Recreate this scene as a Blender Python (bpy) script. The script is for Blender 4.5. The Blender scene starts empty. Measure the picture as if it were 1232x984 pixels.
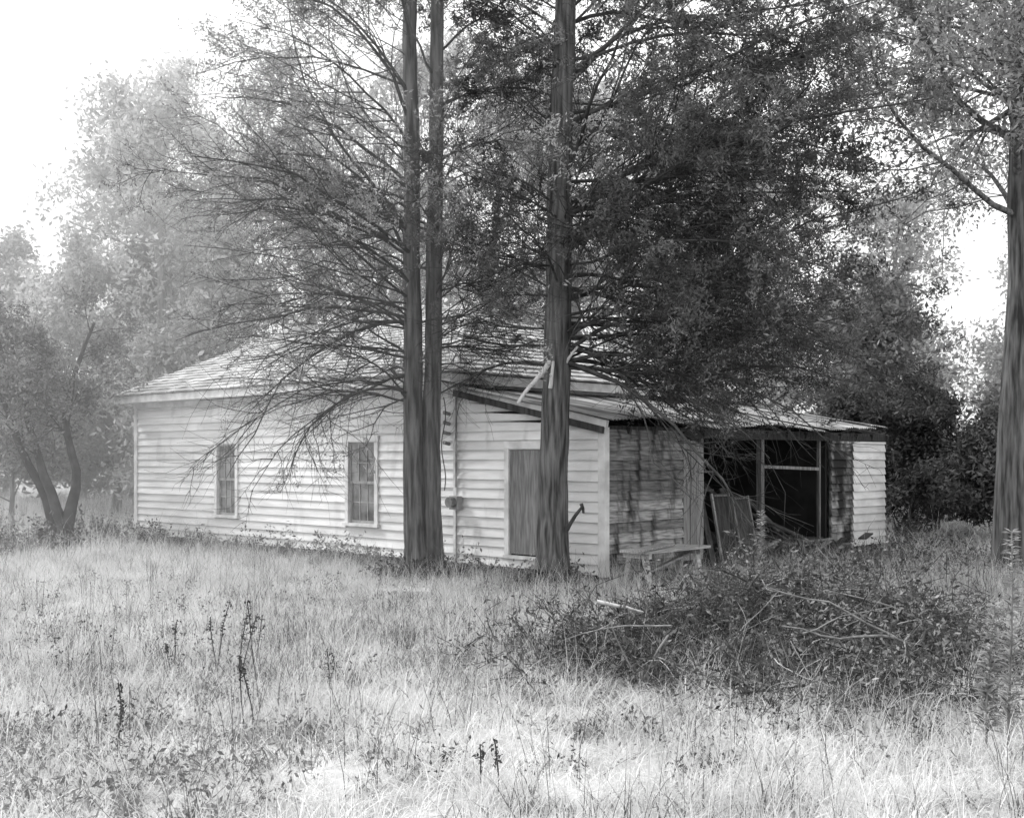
import bpy, math, random
import numpy as np
from mathutils import Vector
rng=np.random.default_rng(7); random.seed(7)
sc=bpy.context.scene
sc.view_settings.view_transform='Standard'; sc.view_settings.look='None'; sc.view_settings.exposure=0
F_PX=1390.0; CAMH=1.7
# ---------------------------------------------------------------- world + sun
AZ=math.radians(-68); EL=math.radians(44)
w=bpy.data.worlds.new("World"); sc.world=w; w.use_nodes=True
nt=w.node_tree; nt.nodes.clear()
sky=nt.nodes.new('ShaderNodeTexSky'); sky.sky_type='NISHITA'; sky.sun_disc=False
sky.sun_elevation=EL; sky.sun_rotation=AZ; sky.dust_density=6; sky.air_density=1.5
bw=nt.nodes.new('ShaderNodeRGBToBW'); bg=nt.nodes.new('ShaderNodeBackground'); out=nt.nodes.new('ShaderNodeOutputWorld')
# thin bright cloud layer over the clear sky
tc=nt.nodes.new('ShaderNodeTexCoord');cn=nt.nodes.new('ShaderNodeTexNoise');cn.inputs['Scale'].default_value=2.2;cn.inputs['Detail'].default_value=5
nt.links.new(tc.outputs['Generated'],cn.inputs[0])
mr=nt.nodes.new('ShaderNodeMapRange');mr.inputs[1].default_value=.3;mr.inputs[2].default_value=.7;mr.inputs[3].default_value=12;mr.inputs[4].default_value=15
nt.links.new(cn.outputs[0],mr.inputs[0])
mx=nt.nodes.new('ShaderNodeMixRGB');mx.inputs[0].default_value=.8
nt.links.new(sky.outputs[0],bw.inputs[0]); nt.links.new(bw.outputs[0],mx.inputs[1]);nt.links.new(mr.outputs[0],mx.inputs[2]); nt.links.new(mx.outputs[0],bg.inputs[0]); bg.inputs[1].default_value=0.15
nt.links.new(bg.outputs[0],out.inputs[0])
S=Vector((math.cos(EL)*math.sin(AZ),math.cos(EL)*math.cos(AZ),math.sin(EL)))
sl=bpy.data.lights.new('sun','SUN'); sl.energy=4.8; sl.angle=math.radians(10); sl.color=(1,1,1)
so=bpy.data.objects.new('sun',sl); sc.collection.objects.link(so); so.rotation_euler=S.to_track_quat('Z','Y').to_euler(); so.location=(-20,10,30)
# ---------------------------------------------------------------- camera
cam=bpy.data.cameras.new('camera'); co=bpy.data.objects.new('camera',cam); sc.collection.objects.link(co); sc.camera=co
cam.sensor_width=36; cam.lens=36*F_PX/1232; cam.shift_y=(550-492)/1232; cam.clip_end=2000
co.location=(0,0,CAMH); co.rotation_euler=(math.radians(90),0,0)
# ---------------------------------------------------------------- materials
def mat(name,c1,c2,scale=4,rough=.85,stretch=(1,1,1),bump=0,transl=0,island=0,detail=6,contrast=(.35,.65),c3=None,s3=1.,st3=(1,1,1),r3=(.5,.6),bscale=None,spec=.3):
    m=bpy.data.materials.new(name); m.use_nodes=True; n=m.node_tree; N=n.nodes; L=n.links
    p=N['Principled BSDF']; o=N['Material Output']
    p.inputs['Roughness'].default_value=rough; p.inputs['Specular IOR Level'].default_value=spec
    tc=N.new('ShaderNodeTexCoord'); mp=N.new('ShaderNodeMapping'); mp.inputs['Scale'].default_value=stretch
    L.new(tc.outputs['Object'],mp.inputs[0])
    no=N.new('ShaderNodeTexNoise'); no.inputs['Scale'].default_value=scale; no.inputs['Detail'].default_value=detail
    L.new(mp.outputs[0],no.inputs[0])
    cr=N.new('ShaderNodeValToRGB'); cr.color_ramp.elements[0].position=contrast[0]; cr.color_ramp.elements[1].position=contrast[1]
    cr.color_ramp.elements[0].color=(c1,c1,c1,1); cr.color_ramp.elements[1].color=(c2,c2,c2,1)
    L.new(no.outputs[0],cr.inputs[0]); col=cr.outputs[0]
    if c3 is not None:
        mp3=N.new('ShaderNodeMapping'); mp3.inputs['Scale'].default_value=st3; L.new(tc.outputs['Object'],mp3.inputs[0])
        n3=N.new('ShaderNodeTexNoise'); n3.inputs['Scale'].default_value=s3; n3.inputs['Detail'].default_value=8; L.new(mp3.outputs[0],n3.inputs[0])
        r=N.new('ShaderNodeValToRGB'); r.color_ramp.elements[0].position=r3[0]; r.color_ramp.elements[1].position=r3[1]
        L.new(n3.outputs[0],r.inputs[0])
        mx=N.new('ShaderNodeMixRGB'); L.new(r.outputs[0],mx.inputs[0]); L.new(col,mx.inputs[1]); mx.inputs[2].default_value=(c3,c3,c3,1); col=mx.outputs[0]
    if island:
        g=N.new('ShaderNodeNewGeometry'); mr=N.new('ShaderNodeMapRange'); mr.inputs[3].default_value=1-island; mr.inputs[4].default_value=1+island
        L.new(g.outputs['Random Per Island'],mr.inputs[0])
        mm=N.new('ShaderNodeMixRGB'); mm.blend_type='MULTIPLY'; mm.inputs[0].default_value=1; L.new(col,mm.inputs[1]); L.new(mr.outputs[0],mm.inputs[2]); col=mm.outputs[0]
    L.new(col,p.inputs['Base Color'])
    if bump:
        b=N.new('ShaderNodeBump'); b.inputs['Strength'].default_value=bump; b.inputs['Distance'].default_value=.02
        if bscale:
            nb=N.new('ShaderNodeTexNoise'); nb.inputs['Scale'].default_value=bscale; nb.inputs['Detail'].default_value=8; L.new(mp.outputs[0],nb.inputs[0]); L.new(nb.outputs[0],b.inputs['Height'])
        else: L.new(no.outputs[0],b.inputs['Height'])
        L.new(b.outputs[0],p.inputs['Normal'])
    if transl:
        t=N.new('ShaderNodeBsdfTranslucent'); L.new(col,t.inputs[0]); ms=N.new('ShaderNodeMixShader'); ms.inputs[0].default_value=transl
        L.new(p.outputs[0],ms.inputs[1]); L.new(t.outputs[0],ms.inputs[2]); L.new(ms.outputs[0],o.inputs[0])
    return m
M={}
M['ground']=mat('dry_ground',.3,.55,1.3,.95,bump=.5,c3=.2,s3=.35,r3=(.5,.7),bscale=14)
M['grass']=mat('pale_grass',.52,.76,.5,.7,transl=.4,island=.25,spec=.2)
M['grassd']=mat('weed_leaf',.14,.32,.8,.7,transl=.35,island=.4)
M['weed_dark']=mat('dry_weed',.03,.09,2,.9,island=.4)
M['paint']=mat('white_clapboard_paint',.6,.76,2.5,.6,(.5,1,2.5),bump=.12,island=.1,c3=.4,s3=1.8,st3=(2.2,1,.5),r3=(.58,.85),bscale=30)
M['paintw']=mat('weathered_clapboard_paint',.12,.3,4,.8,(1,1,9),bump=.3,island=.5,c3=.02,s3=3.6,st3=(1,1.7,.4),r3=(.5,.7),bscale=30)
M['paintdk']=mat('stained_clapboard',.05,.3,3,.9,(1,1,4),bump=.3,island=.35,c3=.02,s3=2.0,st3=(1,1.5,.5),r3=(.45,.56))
M['trim']=mat('trim_paint',.5,.72,5,.6,bump=.1)
M['board']=mat('weathered_board',.08,.22,5,.85,(6,6,.5),bump=.4,island=.4)
M['boardl']=mat('shutter_board',.13,.24,6,.8,(6,6,.6),bump=.3,island=.2)
M['darkwood']=mat('dark_wood',.025,.07,5,.9,(4,4,.6),bump=.3,island=.4)
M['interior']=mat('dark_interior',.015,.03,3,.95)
M['shingle']=mat('wood_shingle',.36,.56,3,.85,bump=.3,island=.25,c3=.22,s3=.9,r3=(.5,.75))
M['tin']=mat('rusted_tin',.24,.4,2,.55,(1,.6,1),c3=.08,s3=1.8,st3=(.6,2.4,1),r3=(.45,.6),bump=.1,island=.1)
M['glass']=mat('window_glass',.06,.2,3.5,.12,spec=.8,contrast=(.4,.6))
M['metal']=mat('grey_metal',.2,.35,8,.45)
M['bark']=mat('cedar_bark',.03,.16,9,.95,(2.2,2.2,.22),bump=1.0,detail=9)
M['twig']=mat('twig_bark',.03,.08,5,.95)
M['barkl']=mat('pale_bark',.12,.26,7,.95,(2,2,.4),bump=.8)
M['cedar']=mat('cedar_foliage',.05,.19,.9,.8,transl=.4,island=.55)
M['cedarl']=mat('cedar_foliage_flare_pale',.2,.4,.9,.8,transl=.45,island=.4)  # lighter copy of the cedar foliage, veiling flare put into its colour
M['leafl']=mat('haze_pale_leaf',.3,.56,.7,.7,transl=.5,island=.3)  # far-tree leaves lightened, hazy distance painted into the colour
M['leafm']=mat('mid_leaf',.12,.3,.8,.7,transl=.45,island=.45)
M['leafo']=mat('oak_leaf',.2,.48,.8,.6,transl=.5,island=.5)
M['leafd']=mat('dark_leaf',.03,.10,.9,.7,transl=.35,island=.5)
M['broken']=mat('broken_wood',.4,.6,9,.8,(3,3,.5),bump=.3)
M['stone']=mat('stone',.3,.45,6,.9,bump=.4)
# ---------------------------------------------------------------- mesh helpers
class Acc:
    def __init__(s): s.V=[];s.F=[];s.I=[];s.n=0;s.S=[]
    def add(s,V,F,mi=0,smooth=False):
        V=np.asarray(V,float).reshape(-1,3);F=np.asarray(F,int).reshape(-1,4)
        s.V.append(V);s.F.append(F+s.n);s.n+=len(V);s.I.append(np.full(len(F),mi,int));s.S.append(np.full(len(F),smooth))
    def build(s,name,mats,parent=None):
        V=np.concatenate(s.V);F=np.concatenate(s.F);I=np.concatenate(s.I);Sm=np.concatenate(s.S)
        me=bpy.data.meshes.new(name)
        me.vertices.add(len(V));me.vertices.foreach_set('co',V.astype(np.float32).ravel())
        me.loops.add(len(F)*4);me.loops.foreach_set('vertex_index',F.astype(np.int32).ravel())
        me.polygons.add(len(F));me.polygons.foreach_set('loop_start',(np.arange(len(F))*4).astype(np.int32))
        for m in mats: me.materials.append(m)
        me.polygons.foreach_set('material_index',I.astype(np.int32));me.polygons.foreach_set('use_smooth',Sm)
        me.update(calc_edges=True)
        o=bpy.data.objects.new(name,me);sc.collection.objects.link(o)
        if parent: o.parent=parent
        return o
BF=np.array([[0,3,2,1],[4,5,6,7],[0,1,5,4],[1,2,6,5],[2,3,7,6],[3,0,4,7]])
def box(a,x0,x1,y0,y1,z0,z1,mi=0):
    a.add([(x0,y0,z0),(x1,y0,z0),(x1,y1,z0),(x0,y1,z0),(x0,y0,z1),(x1,y0,z1),(x1,y1,z1),(x0,y1,z1)],BF,mi)
def beam(a,p,q,wd,th,mi=0,up=(0,0,1)):
    p=Vector(p);q=Vector(q);d=(q-p).normalized();u=Vector(up)
    if abs(d.dot(u))>.98:u=Vector((1,0,0))
    s=d.cross(u).normalized()*wd/2;t=s.cross(d).normalized()*th/2
    a.add([p-s-t,p+s-t,p+s+t,p-s+t,q-s-t,q+s-t,q+s+t,q-s+t],BF,mi)
def norm(a): return a/np.maximum(np.linalg.norm(a,axis=-1,keepdims=True),1e-9)
def empty(name,loc=(0,0,0),rz=0):
    e=bpy.data.objects.new(name,None);sc.collection.objects.link(e);e.location=loc;e.rotation_euler=(0,0,rz);return e
def tubes(a,P,R,sides=4,mi=0,rough=0,cap=False):
    P=np.asarray(P,float);R=np.asarray(R,float);N,K,_=P.shape
    T=np.gradient(P,axis=1);T=norm(T)
    ref=norm(rng.normal(size=(N,1,3)));
    X=norm(np.cross(T,np.broadcast_to(ref,T.shape)));Y=np.cross(T,X)
    th=np.arange(sides)*2*np.pi/sides
    RR=R[:,:,None]*np.ones(sides)
    if rough: RR=RR*(1+rough*np.sin(th*3+rng.uniform(0,6))[None,None]+rough*.6*rng.normal(size=(N,1,sides))+rough*.4*rng.normal(size=RR.shape))
    V=P[:,:,None]+RR[...,None]*(np.cos(th)[None,None,:,None]*X[:,:,None]+np.sin(th)[None,None,:,None]*Y[:,:,None])
    i=np.arange(N)[:,None,None];k=np.arange(K-1)[None,:,None];s=np.arange(sides)[None,None,:];s2=(s+1)%sides
    b=i*K*sides
    F=np.stack([b+k*sides+s,b+k*sides+s2,b+(k+1)*sides+s2,b+(k+1)*sides+s],-1).reshape(-1,4)
    a.add(V.reshape(-1,3),F,mi,True)
def curves(S,D,L,K,wander,bend=(0,0,0)):
    S=np.asarray(S,float);d=norm(np.asarray(D,float));L=np.broadcast_to(L,(len(S),))
    P=[S]
    for k in range(1,K):
        d=norm(d+rng.normal(0,wander,d.shape)+np.asarray(bend)/(K-1));P.append(P[-1]+d*(L/(K-1))[:,None])
    return np.stack(P,1)
def spawn(P,m,t0,t1,ang,angs=.2):
    N,K,_=P.shape
    idx=np.repeat(np.arange(N),m);t=rng.uniform(t0,t1,len(idx))*(K-1)
    k=np.minimum(t.astype(int),K-2);f=(t-k)[:,None]
    p=P[idx,k]*(1-f)+P[idx,k+1]*f;T=norm(P[idx,k+1]-P[idx,k])
    r=norm(np.cross(T,rng.normal(size=T.shape)))
    an=(ang+rng.normal(0,angs,len(idx)))[:,None]
    return p,norm(T*np.cos(an)+r*np.sin(an)),idx,t/(K-1)
def leaves(a,C,L,W,mi=0,updir=None,flat=0):
    C=np.asarray(C,float);n=len(C)
    if n==0:return
    A=rng.normal(size=(n,3))
    if updir is not None:A=A*.6+np.asarray(updir)
    A=norm(A);B=rng.normal(size=(n,3));B[:,2]*=(1-flat);B=norm(np.cross(A,B) if not flat else B-A*(A*B).sum(1,keepdims=True))
    s=rng.uniform(.6,1.3,(n,1));A=A*L*s;B=B*W*s
    V=np.stack([C-A,C+B,C+A,C-B],1).reshape(-1,3)
    a.add(V,np.arange(n*4).reshape(-1,4),mi)
def along(P,n,jit):
    N,K,_=P.shape;idx=np.repeat(np.arange(N),n);t=rng.uniform(0.1,1.0,len(idx))*(K-1);k=np.minimum(t.astype(int),K-2);f=(t-k)[:,None]
    return P[idx,k]*(1-f)+P[idx,k+1]*f+rng.normal(0,jit,(len(idx),3))
# ---------------------------------------------------------------- ground
a=Acc()
g=np.concatenate([-np.geomspace(400,14,16)[:-1],np.linspace(-14,14,113),np.geomspace(14,400,16)[1:]])
gy=np.concatenate([[-400,-200,-100,-50,-20,-8],np.linspace(0,30,121),np.geomspace(31,500,16)])
X,Y=np.meshgrid(g,gy,indexing='ij')
Z=.03*np.sin(X*1.3+.5*Y)*np.cos(Y*1.1)+.025*np.sin(X*3.1+1)*np.sin(Y*2.7)-.03
nx,ny=X.shape;I=np.arange(nx*ny).reshape(nx,ny)
a.add(np.stack([X,Y,Z],-1).reshape(-1,3),np.stack([I[:-1,:-1],I[1:,:-1],I[1:,1:],I[:-1,1:]],-1).reshape(-1,4),0,True)
a.build('ground',[M['ground']])
# ---------------------------------------------------------------- house
HX,HY,HA=1.233,15.44,math.radians(-43.4)
house=empty('clapboard_house',(HX,HY,0),HA)
def l2w(x,y): return (HX+math.cos(HA)*x-math.sin(HA)*y, HY+math.sin(HA)*x+math.cos(HA)*y)
def w2l(X,Y):
    dx=X-HX;dy=Y-HY; return (math.cos(HA)*dx+math.sin(HA)*dy, -math.sin(HA)*dx+math.cos(HA)*dy)
def clap(a,O,U,N,s0,s1,z0,z1,ops=(),ztop=None,mi=0,e=.14,loose=.002):
    O=np.array(O,float);U=np.array(U,float);N=np.array(N,float);Zv=np.array([0,0,1.])
    z=z0
    while z<z1-.02:
        segs=[(s0,s1)]
        for (oa,ob,oz0,oz1) in ops:
            if z+e>oz0+.03 and z<oz1-.03:
                ns=[]
                for (p,q) in segs:
                    if ob<=p or oa>=q: ns.append((p,q))
                    else:
                        if oa>p: ns.append((p,oa))
                        if ob<q: ns.append((ob,q))
                segs=ns
        fin=[]
        for p,q in segs:
            while q-p>4.2:
                c=p+random.uniform(2.2,4.0)
                if q-c<.5:break
                fin.append((p,c-.0015));p=c+.0015
            fin.append((p,q))
        for p,q in fin:
            t0=t1=min(z+e+.02,z1)
            if ztop:
                while q>p and ztop(q)<z+.04:q-=.05
                if q-p<.05:continue
                t0=min(t0,ztop(p));t1=min(t1,ztop(q))
            dz0,dz1=random.gauss(0,loose),random.gauss(0,loose);pr=.036+abs(random.gauss(0,.002+loose*.7));pr2=.036+abs(random.gauss(0,.002+loose*.7))
            pts=[O+U*p+N*pr+Zv*(z+dz0),O+U*q+N*pr2+Zv*(z+dz1),O+U*q-N*.02+Zv*(z+dz1),O+U*p-N*.02+Zv*(z+dz0),
                 O+U*p+N*.004+Zv*(t0),O+U*q+N*.004+Zv*(t1),O+U*q-N*.02+Zv*(t1),O+U*p-N*.02+Zv*(t0)]
            a.add(pts,BF,mi)
        z+=e
# front main + lean-to
a=Acc()
W1=(-9.4,-8.62,.62,1.95);W2=(-5.46,-4.62,.62,1.95)
clap(a,(0,0,0),(1,0,0),(0,-1,0),-12.41,-2.87,.12,2.72,[W1,W2],loose=.0035)
DR=(-1.78,-.95,.3,1.82)
rake=lambda s:2.74+(s+2.84)*(2.14-2.74)/2.84
clap(a,(0,0,0),(1,0,0),(0,-1,0),-2.80,-.05,.12,2.75,[DR],ztop=rake,loose=.004)
a.build('front_wall',[M['paint']],house)
a=Acc()
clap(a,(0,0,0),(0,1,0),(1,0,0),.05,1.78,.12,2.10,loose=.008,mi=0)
clap(a,(0,0,0),(0,1,0),(1,0,0),7.0,8.25,.12,2.08,loose=.005,mi=1)  # end wall in cleaner pale paint, its more open light put into colour
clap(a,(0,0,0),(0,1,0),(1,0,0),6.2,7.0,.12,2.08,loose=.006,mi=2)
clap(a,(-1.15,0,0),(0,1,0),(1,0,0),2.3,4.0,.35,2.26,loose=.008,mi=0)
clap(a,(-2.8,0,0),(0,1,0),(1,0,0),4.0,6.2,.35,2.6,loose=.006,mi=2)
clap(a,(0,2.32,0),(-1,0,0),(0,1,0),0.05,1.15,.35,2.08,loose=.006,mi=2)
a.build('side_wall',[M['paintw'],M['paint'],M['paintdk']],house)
a=Acc()  # inner/back walls
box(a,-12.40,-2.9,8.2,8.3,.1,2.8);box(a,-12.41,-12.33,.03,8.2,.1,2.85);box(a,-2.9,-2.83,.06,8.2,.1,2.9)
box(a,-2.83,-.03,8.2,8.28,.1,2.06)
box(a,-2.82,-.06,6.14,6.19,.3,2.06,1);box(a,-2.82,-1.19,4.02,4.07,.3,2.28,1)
box(a,-2.82,-.1,2.3,6.14,.22,.32,2)   # porch floor
box(a,-.1,-.04,2.3,6.2,.05,.3,2)
box(a,-2.8,-.04,.03,2.3,.22,.3,2)
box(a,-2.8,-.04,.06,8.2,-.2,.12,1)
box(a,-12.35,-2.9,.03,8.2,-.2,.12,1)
a.build('inner_walls',[M['trim'],M['interior'],M['darkwood']],house)
zr=4.7;ze=2.94
# left gable
a=Acc()
V=[(-12.41,-.0,2.85),(-12.41,8.3,2.85),(-12.41,4.2,zr-.17),(-12.41,4.1,zr-.17),(-12.33,0,2.85),(-12.33,8.3,2.85),(-12.33,4.2,zr-.17),(-12.33,4.1,zr-.17)]
a.add(V,BF,0)
# corner boards, frieze, fascia, soffit
for x,wd in ((-12.44,.12),(-2.87,.07)): box(a,x,x+wd,-.048,-.0,.1,2.72)
box(a,-.07,.046,-.048,.0,.1,2.13);box(a,.0,.048,.001,.05,.1,2.1)
box(a,-12.44,-2.75,-.056,.0,2.7,2.86)
box(a,-12.62,-2.6,-.34,-.058,2.80,2.83);box(a,-12.66,-2.56,-.37,-.341,2.80,2.94)
box(a,-2.83,-2.58,-.03,8.4,2.80,2.83);box(a,-2.579,-2.55,-.34,8.5,2.79,2.93)
box(a,-12.66,-12.62,-.34,.0,2.8,2.93)
beam(a,(-2.84,-.06,2.76),(.1,-.06,2.14),.05,.1)
a.build('trim',[M['trim']],house)
# roof main
a=Acc()
def shing(P0,P1,Q0,Q1,rows,mi=0,wmin=.12,wmax=.3):
    P0,P1,Q0,Q1=[np.array(v,float) for v in (P0,P1,Q0,Q1)]
    n=norm(np.cross(P1-P0,Q0-P0)); 
    if n[2]<0:n=-n
    Vs=[]
    for r in range(rows):
        f0=r/rows;f1=min(1,(r+1.25)/rows)
        A0=P0+(Q0-P0)*f0;B0=P1+(Q1-P1)*f0;A1=P0+(Q0-P0)*f1;B1=P1+(Q1-P1)*f1
        L=np.linalg.norm(B0-A0)
        if L<.2:continue
        cuts=[0]
        while cuts[-1]<L: cuts.append(cuts[-1]+random.uniform(wmin,wmax))
        cuts[-1]=L
        for c,d in zip(cuts[:-1],cuts[1:]):
            j=random.uniform(-.012,.012);u0=c/L;u1=(d-.004)/L
            h=.03+random.uniform(0,.012)
            e=(A0-A1)/np.linalg.norm(A0-A1)*j
            a_=A0+(B0-A0)*u0+n*h+e;b_=A0+(B0-A0)*u1+n*h+e;c_=A1+(B1-A1)*u1+n*.006;d_=A1+(B1-A1)*u0+n*.006
            lo=n*-.025
            Vs+= [a_+lo,b_+lo,c_+lo*.3,d_+lo*.3,a_,b_,c_,d_]
    Vs=np.array(Vs);k=len(Vs)//8
    a.add(Vs,(BF[None]+8*np.arange(k)[:,None,None]).reshape(-1,4),mi)
e1=(-12.7,-.4,ze);e2=(-2.52,-.4,ze);e3=(-2.52,8.6,ze);e4=(-12.7,8.6,ze);r1=(-12.7,4.1,zr);r2=(-6.9,4.1,zr)
shing(e1,e2,r1,r2,22);shing(e2,e3,r2,r2,20)
a.add([e1,e2,r2,r1, e3,e4,r1,r2, e2,e3,r2,r2],[[0,1,2,3],[4,5,6,7]],0)
a.add([e2,e3,(-6.9,4.11,zr),r2],[[0,1,2,3]],0)
beam(a,(-12.72,4.1,zr+.02),(-6.85,4.1,zr+.02),.16,.05)
beam(a,(-6.9,4.1,zr+.01),(-2.5,-.42,ze+.03),.14,.04)
a.build('main_roof',[M['shingle']],house)
# lean-to tin roof
a=Acc()
y=-.2
while y<8.1:
    wpan=.66;ext=random.uniform(.04,.32);n=34
    ys=np.linspace(y,min(y+wpan,8.4),n);zz=.012*np.cos((ys-y)/.075*2*np.pi)
    ks=np.linspace(0,1,7);lift=random.uniform(0,.045)
    Vv=[]
    for k in ks:
        x=-2.83+(2.83+ext)*k;z=2.76-(x+2.84)*.207+random.uniform(-.006,.006)+lift*k
        for yy,zq in zip(ys,zz): Vv.append((x,yy+random.uniform(-.001,.001),z+zq+.03*k*(math.sin(yy*1.9)+math.sin(yy*.8+2))+.03*k))
    I=np.arange(7*n).reshape(7,n)
    a.add(Vv,np.stack([I[:-1,:-1],I[1:,:-1],I[1:,1:],I[:-1,1:]],-1).reshape(-1,4),0,True)
    y+=wpan-.02
a.build('lean_to_roof',[M['tin']],house)
a=Acc()
for yy in np.arange(-.1,8.3,.6): beam(a,(-2.8,yy,2.66),(.06,yy,2.06),.05,.09)
beam(a,(-.02,.0,2.09),(-.02,8.3,2.09),.06,.07)
box(a,.0,.035,1.8,8.3,1.98,2.07)
# posts
box(a,-.09,.0,3.96,4.05,.28,2.05,1);box(a,-.06,-.01,5.84,5.89,.28,2.05,1);box(a,-.07,-.01,2.3,2.36,.28,2.05,1)
# rail at porch
beam(a,(-.03,4.05,1.55),(-.03,5.84,1.5),.03,.05,1)
# pale vertical boards beside stained wall
for i,yy in enumerate((1.8,1.97,2.13)): box(a,-.0,.022+.004*i,yy,yy+.155,.2,1.96-.02*i,2)
a.build('porch_frame',[M['darkwood'],M['board'],M['boardl']],house)
# boards / junk leaning in the porch
a=Acc()
for (y0,x0,y1,x1,z1,wd,mi) in ((2.45,.12,2.55,-.25,1.3,.14,1),(3.75,.1,3.55,-.5,1.2,.12,1),(3.6,.2,3.5,-.4,1.1,.10,1),(4.5,-.3,4.3,-1.4,1.3,.16,1),(5.1,-.2,5.4,-1.2,1.0,.13,0),(5.5,-.1,4.9,-.8,.75,.12,1)):
    beam(a,(x0,y0,.03 if x0>0 else .33),(x1,y1,z1),.03,wd,mi,up=(0,1,0))
def panel(y0,y1,xb,xt,zb,zt):
    L=lambda y,f:(xb+(xt-xb)*f,y,zb+(zt-zb)*f)
    for yy in (y0,y1): beam(a,L(yy,0),L(yy,1),.03,.04,0,up=(0,1,0))
    for f in (.03,.97): beam(a,L(y0+.03,f),L(y1-.03,f),.05,.028,0)
    a.add([(xb-.01,y0,zb),(xb-.01,y1,zb),(xb-.02,y1,zb),(xb-.02,y0,zb),(xt-.01,y0,zt),(xt-.01,y1,zt),(xt-.02,y1,zt),(xt-.02,y0,zt)],BF,1)
panel(2.62,3.08,.15,-.05,.1,1.15);panel(3.1,3.55,.2,.0,.08,1.1)
for z in (1.15,1.45): box(a,-1.1,-.85,2.45,3.9,z,z+.03,0)
for i in range(30):
    y=random.uniform(2.5,6.4);x=random.uniform(-.2,.7)
    beam(a,(x,y,.1+random.random()*.25),(x+random.uniform(-.5,.5),y+random.uniform(-.9,.9),random.uniform(.15,.5)),random.uniform(.06,.15),.025,random.choice((0,1)))
a.build('leaning_boards',[M['board'],M['darkwood']],house)
# boarded opening
a=Acc()
x=DR[0]+.07
while x<DR[1]-.09:
    box(a,x,x+.135,-.03-random.random()*.006,.0,DR[2]+.02,DR[3]-.02,1);x+=.139
box(a,DR[0]-.02,DR[0]+.068,-.06,.0,DR[2],DR[3],0);box(a,DR[1]-.068,DR[1]+.02,-.06,0,DR[2],DR[3],0);box(a,DR[0]-.02,DR[1]+.02,-.065,.0,DR[3]+.001,DR[3]+.11,0);box(a,DR[0]-.03,DR[1]+.03,-.07,-.0,DR[2]-.05,DR[2]-.002,0)
a.build('boarded_door',[M['trim'],M['boardl']],house)
# windows
def window(W,i):
    a=Acc();x0,x1,z0,z1=W
    box(a,x0,x0+.085,-.06,.03,z0,z1);box(a,x1-.085,x1,-.06,.03,z0,z1);box(a,x0-.02,x1+.02,-.066,.03,z1+.001,z1+.1);box(a,x0-.03,x1+.03,-.09,.03,z0-.05,z0-.001)
    a0,a1=x0+.086,x1-.086;zm=(z0+z1)/2
    for (b0,b1,yy) in ((z0,zm+.02,.0),(zm-.02,z1,-.022)):
        box(a,a0,a0+.04,yy,yy+.02,b0,b1,1);box(a,a1-.04,a1,yy,yy+.02,b0,b1,1)
        box(a,a0+.041,a1-.041,yy,yy+.02,b0,b0+.045,1);box(a,a0+.041,a1-.041,yy,yy+.02,b1-.04,b1,1)
        wI=a1-a0-.08;
        for k in (1,2):
            xx=a0+.04+wI*k/3;box(a,xx-.009,xx+.009,yy+.002,yy+.017,b0+.046,b1-.041,1)
        zz=(b0+b1)/2;box(a,a0+.042,a1-.042,yy+.004,yy+.015,zz-.009,zz+.009,1)
        for k in range(3):
            for j in range(2):
                g0=a0+.04+wI*k/3;g1=g0+wI/3;h0=b0+.04+(b1-b0-.08)*j/2;h1=h0+(b1-b0-.08)/2
                t=[random.uniform(-.004,.004) for _ in range(4)]
                a.add([(g0,yy+.011+t[0],h0),(g1,yy+.011+t[1],h0),(g1,yy+.011+t[2],h1),(g0,yy+.011+t[3],h1)],[[0,1,2,3]],2)
    a.build('window_%d'%i,[M['trim'],M['metal'],M['glass']],house)
window(W1,1);window(W2,2)
# electric meter + conduit
a=Acc()
def rod(a,p,q,r,mi=0,s=10):
    p=np.array(p,float);q=np.array(q,float);tubes(a,np.stack([p,(p+q)/2,q])[None],np.array([[r,r,r]]),s,mi)
def disc(a,c,r,n=12,axis=1,d=.0,mi=0):
    c=np.array(c,float);th=np.arange(n)*2*np.pi/n
    for k in range(0,n,1):
        p=[c,c+r*np.array([math.cos(th[k]),0,math.sin(th[k])]),c+r*np.array([math.cos(th[k]+math.pi/n),0,math.sin(th[k]+math.pi/n)]),c+r*np.array([math.cos(th[(k+1)%n]),0,math.sin(th[(k+1)%n])])]
        a.add(p,[[0,1,2,3]],mi)
rod(a,(-2.78,-.075,1.25),(-2.78,-.075,2.9),.016);rod(a,(-2.78,-.07,.1),(-2.78,-.07,.9),.012)
box(a,-2.85,-2.68,-.15,-.045,.92,1.12);rod(a,(-2.765,-.15,1.03),(-2.765,-.25,1.03),.075,1,14);disc(a,(-2.765,-.25,1.03),.075,mi=1)
for zz in (1.9,2.05,2.2,2.35): rod(a,(-2.95,-.05,zz),(-2.95,-.16,zz+.02),.03,1,8);disc(a,(-2.95,-.16,zz+.02),.03,8,mi=1)
t=np.linspace(0,1,14);sag=np.stack([-2.95+.15*np.sin(t*9)*.3,-.17+0*t,2.6-1.4*t],1);tubes(a,sag[None],np.full((1,14),.008),5,2)
a.build('electric_meter',[M['metal'],M['glass'],M['darkwood']],house)
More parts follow.
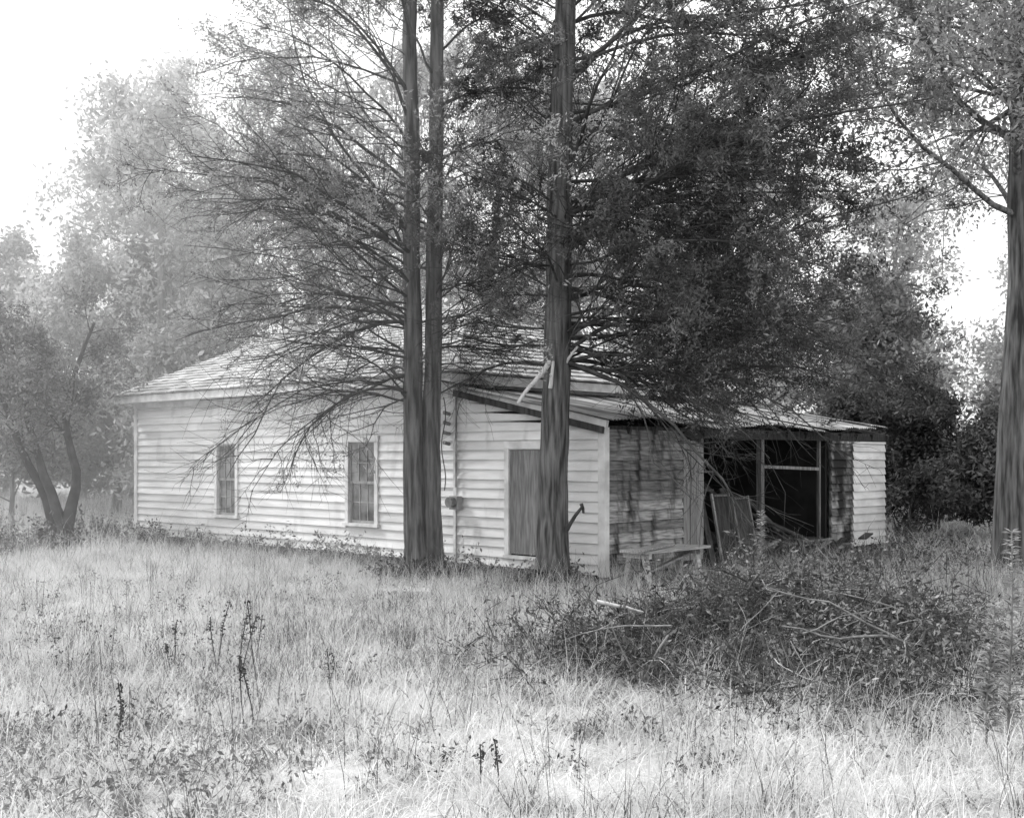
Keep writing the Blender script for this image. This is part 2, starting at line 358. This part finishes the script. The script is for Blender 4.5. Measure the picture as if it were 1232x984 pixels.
# bench
bx,by=l2w(.6,.55);ben=empty('wooden_bench',(bx,by,0),HA+math.radians(90))
a=Acc()
for k in range(3): box(a,-.75+.03*k,.75-.04*k,-.22+.15*k,-.08+.15*k,.46,.495)
for x in (-.6,.55):
    beam(a,(x,-.2,0),(x,-.1,.46),.08,.05);beam(a,(x,.2,0),(x,.12,.46),.08,.05);box(a,x-.03,x+.03,-.2,.22,.39,.458)
beam(a,(-.6,0,.15),(.5,0,.38),.07,.03);beam(a,(-1.0,-.3,.53),(.3,.15,.515),.16,.03)
a.build('bench_frame',[mat('bench_wood',.22,.42,6,.85,(1,8,8),bump=.4,island=.3)],ben)
# ---------------------------------------------------------------- cedars
def interp(poly,z):
    poly=np.array(poly,float);return np.stack([np.interp(z,poly[:,2],poly[:,0]),np.interp(z,poly[:,2],poly[:,1]),z],-1)
def cedar(name,trunks,spec,leaff,leafn=26,seed=1,extra=None,ll=.03,lm='cedar'):
    global rng;rng=np.random.default_rng(seed)
    e=empty(name,trunks[0][0][0]);ox=np.array(trunks[0][0][0],float)
    at=Acc();ab=Acc();al=Acc()
    for (poly,r0,r1) in trunks:
        H=poly[-1][2];z=np.linspace(poly[0][2],H,60);P=interp(poly,z);P[:,:2]+=np.cumsum(rng.normal(0,.006,(60,2)),0)
        t=(z-z[0])/(H-z[0]);R=r0*(1-t)+r1*t;R=R+r0*.55*np.exp(-(z-z[0])/.22)
        tubes(at,(P-ox)[None],R[None],22,0,rough=.055)
    for (ti,n,zl,zh,az,azs,len0,len1,up0,up1,bend) in spec:
        poly,r0,r1=trunks[ti]
        z=rng.uniform(zl,zh,n);S0=interp(poly,z)-ox
        azm=az+rng.normal(0,azs,n);f=(z-zl)/(zh-zl);L=(len0*(1-f)+len1*f)*rng.uniform(.55,1.15,n);up=up0*(1-f)+up1*f+rng.normal(0,.22,n)
        D=np.stack([np.sin(azm)*np.cos(up),np.cos(azm)*np.cos(up),np.sin(up)],1)
        P=curves(S0,D,L,10,.13,(0,0,bend));R=np.linspace(1,.18,10)[None]*(.008+.009*L/2)[:,None]*rng.uniform(.5,1.3,(n,1))
        tubes(ab,P,R,6,0)
        s,d,idx,t=spawn(P,12,.12,1,.7,.2);l2=L[idx]*(1.1-t)*rng.uniform(.35,.7,len(idx))+.15
        d[:,2]*=.7
        P2=curves(s,d,l2,6,.14,(0,0,.1+bend*.4));tubes(ab,P2,np.linspace(1,.3,6)[None]*(.0035+.0035*l2)[:,None],4,0)
        s,d,idx2,t=spawn(P2,6,.15,1,.75,.2);l3=l2[idx2]*rng.uniform(.25,.6,len(idx2))+.05
        P3=curves(s,d,l3,4,.2,(0,0,.1));tubes(ab,P3,np.linspace(1,.4,4)[None]*.0032*np.ones((len(l3),1)),3,0)
        c=P3[:,-1]+ox;pk=rng.random(len(c))<leaff(c,t)
        PL=P3[pk]
        if len(PL):
            C=along(PL,leafn,.035);leaves(al,C,ll,ll*.33,0)
    if extra: extra(ab,ox)
    at.build('trunk',[M['bark']],e);ab.build('branches',[M['twig'],M['broken']],e)
    if al.n:al.build('foliage',[M[lm]],e)
    return e
# smooth clump noise
def clump(c,k=1.3,ph=0):
    return .5+.5*np.sin(c[:,0]*k*1.7+ph)*np.sin(c[:,1]*k*1.3+ph*2)*np.sin(c[:,2]*k*2.1+ph*3)*2
LF=-math.pi/2;RT=math.pi/2
T1=[(-1.37,16.3,0),(-1.40,16.3,3),(-1.42,16.35,8),(-1.40,16.4,13)]
T2=[(-1.13,16.42,0),(-1.12,16.42,3),(-1.10,16.4,8),(-1.05,16.5,13.5)]
def lf1(c,t):
    return np.clip((c[:,2]-3.0)/3.2,0,1)*.65*(clump(c,1.7,1)>.42)+.05
cedar('cedar_tree',[(T1,.145,.06),(T2,.14,.06)],
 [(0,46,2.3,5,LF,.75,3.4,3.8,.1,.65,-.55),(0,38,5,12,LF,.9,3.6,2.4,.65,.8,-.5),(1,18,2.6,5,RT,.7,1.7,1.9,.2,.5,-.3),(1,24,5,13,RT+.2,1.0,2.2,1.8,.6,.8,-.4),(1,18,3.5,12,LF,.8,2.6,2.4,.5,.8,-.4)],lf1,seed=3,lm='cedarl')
T3=[(.54,15.3,0),(.55,15.3,1.5),(.66,15.3,4),(.73,15.35,8),(.75,15.4,14)]
def lf2(c,t):
    hi=np.clip((c[:,2]-2.0)/.8,0,1)
    cl=np.maximum(clump(c,1.9,.4),clump(c,2.9,2.1)*.9)
    return np.where(c[:,0]>1.05,(.2+.8*hi)*np.where(cl>.52,1,.15),.35*np.clip((c[:,2]-3)/3,0,1)*(cl>.45))*np.clip((c[:,2]-1.9)/.35,0,1)
def ex(ab,ox):
    for p,q,r,mi in (((.5,15.1,2.95),(.1,14.95,2.35),.035,1),((.5,15.1,2.6),(.55,15.05,2.95),.03,1),((.72,15.15,.75),(.9,15.0,1.1),.03,0),((.9,15.0,1.1),(.95,15.0,.98),.025,0),((.68,15.2,2.9),(.85,15.1,3.15),.025,1)):
        K=8;P=curves(np.array([p])-ox,np.array([np.array(q)-np.array(p)]),np.linalg.norm(np.array(q)-np.array(p)),K,.05);tubes(ab,P,np.linspace(r,r*.6,K)[None],8,mi,rough=.1)
cedar('cedar_tree',[(T3,.20,.08)],
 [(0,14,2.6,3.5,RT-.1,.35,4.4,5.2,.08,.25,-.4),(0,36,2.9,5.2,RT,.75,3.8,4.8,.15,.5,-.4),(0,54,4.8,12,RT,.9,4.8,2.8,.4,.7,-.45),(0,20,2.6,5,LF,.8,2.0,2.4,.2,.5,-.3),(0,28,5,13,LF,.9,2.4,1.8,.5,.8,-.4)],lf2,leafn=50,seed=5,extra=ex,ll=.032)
# ---------------------------------------------------------------- leafy trees
def leafy(at,al,base,stems,r0,nprim,plen,leafL,leafn,ni=(7,5),zlow=.35,jit=.1,bend=.1,leafp=1.,ang=.9,mi=0,clus=1.0):
    base=np.array(base,float)
    for st in stems:
        st=np.array(st,float);K=12;tt=np.linspace(0,1,K);pt=np.linspace(0,1,len(st))
        P=np.stack([np.interp(tt,pt,st[:,i]) for i in range(3)],1)+base;P[1:]+=np.cumsum(rng.normal(0,.03,(K-1,3)),0)*np.array([1,1,.3])
        tubes(at,P[None],(r0*np.linspace(1,.25,K)+r0*.4*np.exp(-tt*12))[None],10,0,rough=.05)
        s,d,i1,t=spawn(P[None],nprim,zlow,1,ang,.25);d[:,2]=np.abs(d[:,2])*.7+.1
        L=plen*(1.25-t*.8)*rng.uniform(.7,1.2,len(s))
        P1=curves(s,d,L,7,.16,(0,0,bend));tubes(at,P1,np.linspace(1,.3,7)[None]*(.011*L+.005)[:,None]*(r0/.12)**.3,5,0)
        s,d,i2,t=spawn(P1,ni[0],.2,1,.8,.25);l2=L[i2]*rng.uniform(.3,.6,len(s))
        P2=curves(s,d,l2,5,.2,(0,0,bend*.5));tubes(at,P2,np.linspace(1,.4,5)[None]*(.006*l2+.003)[:,None],3,0)
        s,d,i3,t=spawn(P2,ni[1],.2,1,.8,.25);l3=l2[i3]*rng.uniform(.3,.6,len(s))
        P3=curves(s,d,l3,3,.2)
        tubes(at,P3,np.full((len(P3),3),.003),3,0)
        keep=rng.random(len(P3))<leafp
        leaves(al,along(P3[keep],leafn,jit),leafL,leafL*.45,mi)
rng=np.random.default_rng(11)
# left small tree
e=empty('fruit_tree',(-8.85,23.0,0));at=Acc();al=Acc()
leafy(at,al,(0,0,0),[[(0,0,0),(-.45,.1,1.2),(-.9,.2,2.4),(-1.1,.2,4.4)],[(-.1,0,0),(.15,.1,1.3),(.0,.0,2.6),(.5,.2,4.4)],[(-.3,.3,0),(-.75,.3,1.0),(-1.5,.5,2.4),(-2.0,.3,4.0)]],.12,12,1.8,.05,13,(7,5),.45,.09)
at.build('trunk',[M['twig']],e);al.build('foliage',[M['leafm']],e)
# right tree (tall, near frame edge)
e=empty('oak_tree',(7.36,17.0,0));at=Acc();al=Acc()
leafy(at,al,(0,0,0),[[(0,0,-.1),(-.02,0,4),(-.05,0,8),(.1,0,13)]],.22,38,3.9,.045,30,(9,6),.4,.12,bend=-.15)
at.build('trunk',[M['bark']],e);al.build('foliage',[M['leafo']],e)
# right dark shrubs
e=empty('shrub_thicket',(10,22,0));at=Acc();al=Acc()
for (x,y,h) in ((-2.2,1.0,2.4),(-1.0,2.5,3.2),(0,-.5,2.7),(1.2,1.5,3.2),(2.4,-.5,3.0),(-2.6,3.5,3.0),(3.5,1,3.6),(-1.2,-.8,2.2)):
    leafy(at,al,(x,y,0),[[(0,0,0),(random.uniform(-.3,.3),0,h*.5),(random.uniform(-.5,.5),0,h*.9)]],.05,22,1.2,.055,17,(7,6),.04,.1)
at.build('stems',[M['twig']],e);al.build('foliage',[M['leafd']],e)
# background trees
def bgtree(at,al,x,y,h,mi,plen=None,lowf=.2,lp=.62,ll=.1,ln=13):
    leafy(at,al,(x,y,0),[[(0,0,0),(random.uniform(-.4,.4),0,h*.5),(random.uniform(-.8,.8),0,h*.92)]],.015*h,26,plen or h*.24,ll,ln,(8,6),lowf,.2,mi=mi,leafp=lp)
e=empty('background_trees',(0,0,0));at=Acc();al=Acc()
for (x,y,h,mi,lo) in (
 (-14.5,36,8,0,.15),(-18,40,9,0,.12),(-15,45,14,0,.15),(-10.5,34,13,0,.12),(-12.2,38,15,0,.12),(-12,35,8,1,.1),(-6.5,36,15,0,.2),(-11.5,44,14,0,.15),(-8.5,32,8,0,.1),(-3.5,33,14,0,.2),(-1,40,16,0,.2),(2,32,13,0,.2),(4.5,40,16,0,.15),
 (6.5,33,12,0,.15),(8,41,14,0,.15),(10.5,34,7,1,.1),(13,40,11,0,.15),(17,38,9,0,.1),(20,42,12,0,.1),(14.5,32,5,1,.1),(-13,30,4,1,.1),(9,28,6,1,.1),
 (-17,46,3.5,1,.03),(-13.5,48,3,1,.03),(-20,44,4,1,.03),(-23,47,4,0,.03),(-10.5,46,3.5,1,.03)):
    bgtree(at,al,x,y,h,mi,lowf=lo,plen=None if h>4.1 else 1.6,lp=.8 if x<-8 else .6)
at.build('trunks',[M['barkl']],e);al.build('foliage',[M['leafl'],M['leafm']],e)
# far treeline
e=empty('distant_treeline',(0,0,0));at=Acc();al=Acc()
for x in np.arange(-75,76,5.5):
    bgtree(at,al,x+random.uniform(-2,2),random.uniform(70,85),random.uniform(8,13),0,lowf=.02,ll=.25,ln=6)
at.build('trunks',[M['barkl']],e);al.build('foliage',[M['leafl']],e)
# ---------------------------------------------------------------- grass
def blades(n,size,h0,h1,w,seed,lmin=.15,lmax=1.1):
    r=np.random.default_rng(seed);K=4
    nc=max(6,n//14);cc=r.uniform(-size,size,(nc,2));ci=r.integers(0,nc,n);xy=cc[ci]+r.normal(0,.07,(n,2));hc=r.uniform(.5,1.3,nc)[ci]
    B=np.concatenate([xy,np.full((n,1),-.03)],1)
    az=r.uniform(0,2*np.pi,n);h=r.uniform(h0,h1,n)*hc;lean=r.uniform(lmin,lmax,n)
    D=np.stack([np.cos(az),np.sin(az),0*az],1);Wd=np.stack([-np.sin(az+r.normal(0,.5,n)),np.cos(az),0*az],1)*w
    pts=[]
    for k in range(K):
        t=k/(K-1);pts.append(B+D*(h*lean*t**1.6)[:,None]+np.array([0,0,1])*(h*(t-.38*lean*t**2.5))[:,None])
    ws=[1,.85,.55,.12];V=np.stack([np.stack([pts[k]-Wd*ws[k],pts[k]+Wd*ws[k]],1) for k in range(K)],1)
    i=np.arange(n)[:,None]*2*K;k=np.arange(K-1)[None]*2
    F=np.stack([i+k,i+k+1,i+k+3,i+k+2],-1).reshape(-1,4);return V.reshape(-1,3),F
gp=empty('grass')
ms=[]
for s in range(8):
    a=Acc();V,F=blades(1050,.6,.06,.22,.003,s,.4,1.9);a.add(V,F,0,True)
    V,F=blades(130,.6,.22,.55,.0018,s+50,.2,1.1);a.add(V,F,0,True)
    V,F=blades(22,.6,.25,.5,.0022,s+150,.1,.9);a.add(V,F,2,True)
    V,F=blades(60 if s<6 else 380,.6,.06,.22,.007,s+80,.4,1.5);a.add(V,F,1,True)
    o=a.build('grass_patch',[M['grass'],M['grassd'],M['weed_dark']],gp);ms.append(o.data);bpy.data.objects.remove(o)
def inhouse(X,Y,m=.15):
    x,y=w2l(X,Y);return (-12.41-m<x<0+m and -m<y<8.3+m)
cnt=0
r=np.random.default_rng(99)
def place(X,Y,sc_,k=None):
    global cnt
    if inhouse(X,Y):return
    dark=math.sin(X*.9+1)*math.cos(Y*.7)+.35*math.sin(2.3*X)
    if k is None:
        k=int(r.integers(0,6)) 
        lx,ly=w2l(X,Y)
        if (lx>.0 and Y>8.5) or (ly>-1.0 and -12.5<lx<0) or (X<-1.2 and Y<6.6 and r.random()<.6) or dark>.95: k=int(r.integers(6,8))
    o=bpy.data.objects.new('grass_patch_%d'%cnt,ms[k]);cnt+=1
    o.location=(X,Y,0);o.rotation_euler=(0,0,r.uniform(0,6.28));o.scale=(sc_,sc_,sc_*r.uniform(.7,1.25));o.parent=gp;sc.collection.objects.link(o)
for Y in np.arange(3.8,20,.8):
    for X in np.arange(-.5*Y-2.5,.5*Y+2.5,.8): place(X+r.uniform(-.2,.2),Y+r.uniform(-.2,.2),1.0)
for Y in np.arange(20,46,1.6):
    for X in np.arange(-.5*Y-3,.5*Y+3,1.7): place(X+r.uniform(-.4,.4),Y+r.uniform(-.4,.4),1.7)
# ---------------------------------------------------------------- weeds
rng=np.random.default_rng(21)
aw=Acc()
def weed(a,x,y,h,n=10,spread=.5,ll=.03,mi=0,stem=1,nl=14):
    S0=np.tile([x,y,-.02],(n,1))+rng.normal(0,.12,(n,3))*[1,1,0];D=rng.normal(0,spread,(n,3));D[:,2]=1
    P=curves(S0,D,h*rng.uniform(.5,1.1,n),6,.12,(0,0,-.1));tubes(a,P,np.linspace(1,.4,6)[None]*.003*np.ones((n,1)),3,stem)
    leaves(a,along(P,nl,.035),ll,ll*.4,mi)
for t in np.linspace(-12.4,-.1,80):
    x,y=l2w(t+random.uniform(-.1,.1),-random.uniform(.1,.6));weed(aw,x,y,random.choice((.2,.3,.35,.6)),8,.5,.035,random.choice((0,0,3)))
for t in range(110):
    lx,ly=random.uniform(.6,3.2),random.uniform(-.5,9)
    x,y=l2w(lx,ly);weed(aw,x,y,random.uniform(.1,.18) if ly<2.6 else random.uniform(.2,.5),9,.5,.03,random.choice((0,3,3)))
for (tx,ty) in ((-1.37,16.3),(-1.13,16.4),(.54,15.3)):
    for k in range(9):
        an=random.uniform(0,6.28);weed(aw,tx+.35*math.cos(an),ty+.35*math.sin(an)-.1,.3,8,.6,.04,3)
for k in range(60):
    weed(aw,random.uniform(-3.2,-1.2),random.uniform(5.3,7.2),random.uniform(.1,.25),5,.6,.022,0,0)
for k in range(170):
    Y=random.uniform(6,16);X=random.uniform(-.46,.46)*Y
    if not inhouse(X,Y,.3): weed(aw,X,Y,random.uniform(.12,.3),5,.5,.02,random.choice((0,0,3)),0)
for k in range(70):
    Y=random.uniform(19,27);X=random.uniform(-12,-7.9)
    if not inhouse(X,Y,.3): weed(aw,X,Y,random.uniform(.3,.8),9,.5,.05,random.choice((0,3)))
aw.build('weeds',[M['grassd'],M['weed_dark'],M['weed_dark'],M['leafd']])
# dark dry dock stalks
def dock(x,y,h,name='dry_dock_plant'):
    a=Acc();n=2
    S0=np.zeros((n,3))+rng.normal(0,.05,(n,3))*[1,1,0];D=rng.normal(0,.1,(n,3));D[:,2]=1
    P=curves(S0,D,h*rng.uniform(.6,1.1,n),9,.05);tubes(a,P,np.full((n,9),.004),4,0)
    C=along(P[:,4:],36,.014);leaves(a,C,.015,.007,0);o=a.build(name,[M['weed_dark']]);o.location=(x,y,0)
for px,py,h in ((262,812,.65),(285,815,.55),(308,812,.6),(300,880,.45),(395,830,.4),(213,815,.4),(160,900,.4),(715,815,.35),(690,800,.3),(672,785,.22),(640,785,.2),(590,955,.35)):
    k=(py-550)/1.7;dock((px-616)/k,F_PX/k,h)
# horseweed
def horse(x,y,h):
    a=Acc();D=np.array([[.04,0,1.]]);P=curves(np.zeros((1,3)),D,h,14,.02);tubes(a,P,np.linspace(.009,.003,14)[None],6,1)
    n=300;t=rng.uniform(.12,1,n);k=np.minimum((t*13).astype(int),12);p=P[0,k]+(P[0,k+1]-P[0,k])*((t*13)-k)[:,None]
    az=rng.uniform(0,6.28,n);L=.105*(1.15-t*.6)
    d=np.stack([np.cos(az),np.sin(az),rng.uniform(-.1,.9,n)],1);d=norm(d);wv=norm(np.cross(d,[0,0,1]))*.012
    V=np.stack([p,p+d*(L*.5)[:,None]+wv,p+d*L[:,None]-[0,0,.01],p+d*(L*.5)[:,None]-wv],1).reshape(-1,3)
    a.add(V,np.arange(4*n).reshape(-1,4),0);o=a.build('horseweed_plant',[M['leafo'],M['barkl']]);o.location=(x,y,0)
horse(2.92,6.8,1.27);horse(2.75,6.7,.85);horse(2.35,10.9,1.2)
# brush pile
e=empty('brush_pile',(2.05,9.6,0));a=Acc()
n=1050
bc=np.array([(.3,.4,.75,.62),(-.75,.1,.4,.6),(.95,-.3,.55,.6),(.2,-1.0,.42,.7),(1.3,.9,.45,.6),(-1.3,-.4,.22,.5),(-.1,1.5,.35,.6)])
ci=rng.choice(7,n,p=np.array([.26,.15,.18,.14,.12,.07,.08]));rr=rng.normal(0,1,(n,2))*bc[ci,3:4]*.75;X=bc[ci,0]+rr[:,0];Y=bc[ci,1]+rr[:,1]*1.1
Z=bc[ci,2]*np.exp(-(rr**2).sum(1)/(2*bc[ci,3]**2)*1.1)*rng.uniform(.1,1.05,n)
D=np.stack([rng.normal(0,1,n),rng.normal(0,1,n),rng.uniform(-.25,.8,n)],1)
P=curves(np.stack([X,Y,Z],1),D,rng.uniform(.3,.9,n),7,.2,(0,0,-.9));P[:,:,2]=np.abs(P[:,:,2])
h=int(n*.7);tubes(a,P[:h],np.linspace(1,.3,7)[None]*rng.uniform(.003,.010,(h,1)),4,0);tubes(a,P[h:],np.linspace(1,.3,7)[None]*rng.uniform(.002,.006,(n-h,1)),4,4)
n2=34;th=rng.uniform(0,6.28,n2);P0=np.stack([1.3*np.cos(th),1.3*np.sin(th),rng.uniform(.05,.45,n2)],1);P=curves(P0,rng.normal(0,1,(n2,3))*[1,1,.2],rng.uniform(.7,1.4,n2),8,.12,(0,0,-.3));P[:,:,2]=np.abs(P[:,:,2]);tubes(a,P,np.linspace(1,.4,8)[None]*rng.uniform(.006,.013,(n2,1)),6,3)
P=curves(np.stack([X,Y,Z],1),D,rng.uniform(.25,.7,n),7,.25,(0,0,-1.0));P[:,:,2]=np.abs(P[:,:,2])
s,d,i,t=spawn(P,7,.1,1,.8,.2);P2=curves(s,d,rng.uniform(.1,.35,len(s)),4,.2);tubes(a,P2,np.full((len(s),4),.003),3,0)
leaves(a,along(P2[::2],8,.03),.026,.010,1);leaves(a,along(P2,4,.04),.026,.010,2)
a.build('brush',[M['twig'],M['leafm'],M['leafd'],M['barkl'],M['stone']],e)
# fallen light limb + boards + slab
a=Acc();P=curves(np.array([[(718-616)/145.,9.6,.5]]),[[1,.2,-.1]],.45,6,.1);tubes(a,P,np.linspace(.018,.01,6)[None],7,0,rough=.1);a.build('fallen_limb',[M['broken']])
a=Acc();P=curves(np.array([[2.75,8.2,.12]]),[[1,.05,.02]],.8,8,.05);tubes(a,P,np.linspace(.014,.008,8)[None],6,0,rough=.1);a.build('fallen_limb',[M['broken']])
a=Acc();sx,sy=(495-616)/98.,F_PX/98.
a.add([(-.25,-.16,0),(.3,-.2,0),(.24,.2,0),(-.3,.14,0),(-.23,-.14,.05),(.28,-.18,.04),(.22,.18,.05),(-.28,.12,.04)],BF);o=a.build('stone_slab',[M['stone']]);o.location=(sx,sy,.03)
# ---------------------------------------------------------------- morning haze hanging among the trees and an added near-left veil for lens flare (scattering volumes)
def haze_flare(name,b,d):
    vm=bpy.data.materials.new(name);vm.use_nodes=True;n=vm.node_tree;n.nodes.clear();o=n.nodes.new('ShaderNodeOutputMaterial');v=n.nodes.new('ShaderNodeVolumeScatter')
    v.inputs['Density'].default_value=d;v.inputs['Anisotropy'].default_value=.5;n.links.new(v.outputs[0],o.inputs['Volume'])
    a=Acc();box(a,*b);a.build(name,[vm])
haze_flare('haze_flare',(-60,60,28,62,-1,24),.02)
haze_flare('haze_flare',(-40,-.6,11.5,27.99,-1,20),.018)  # added volume over the left cedars, fades them as veiling lens flare would
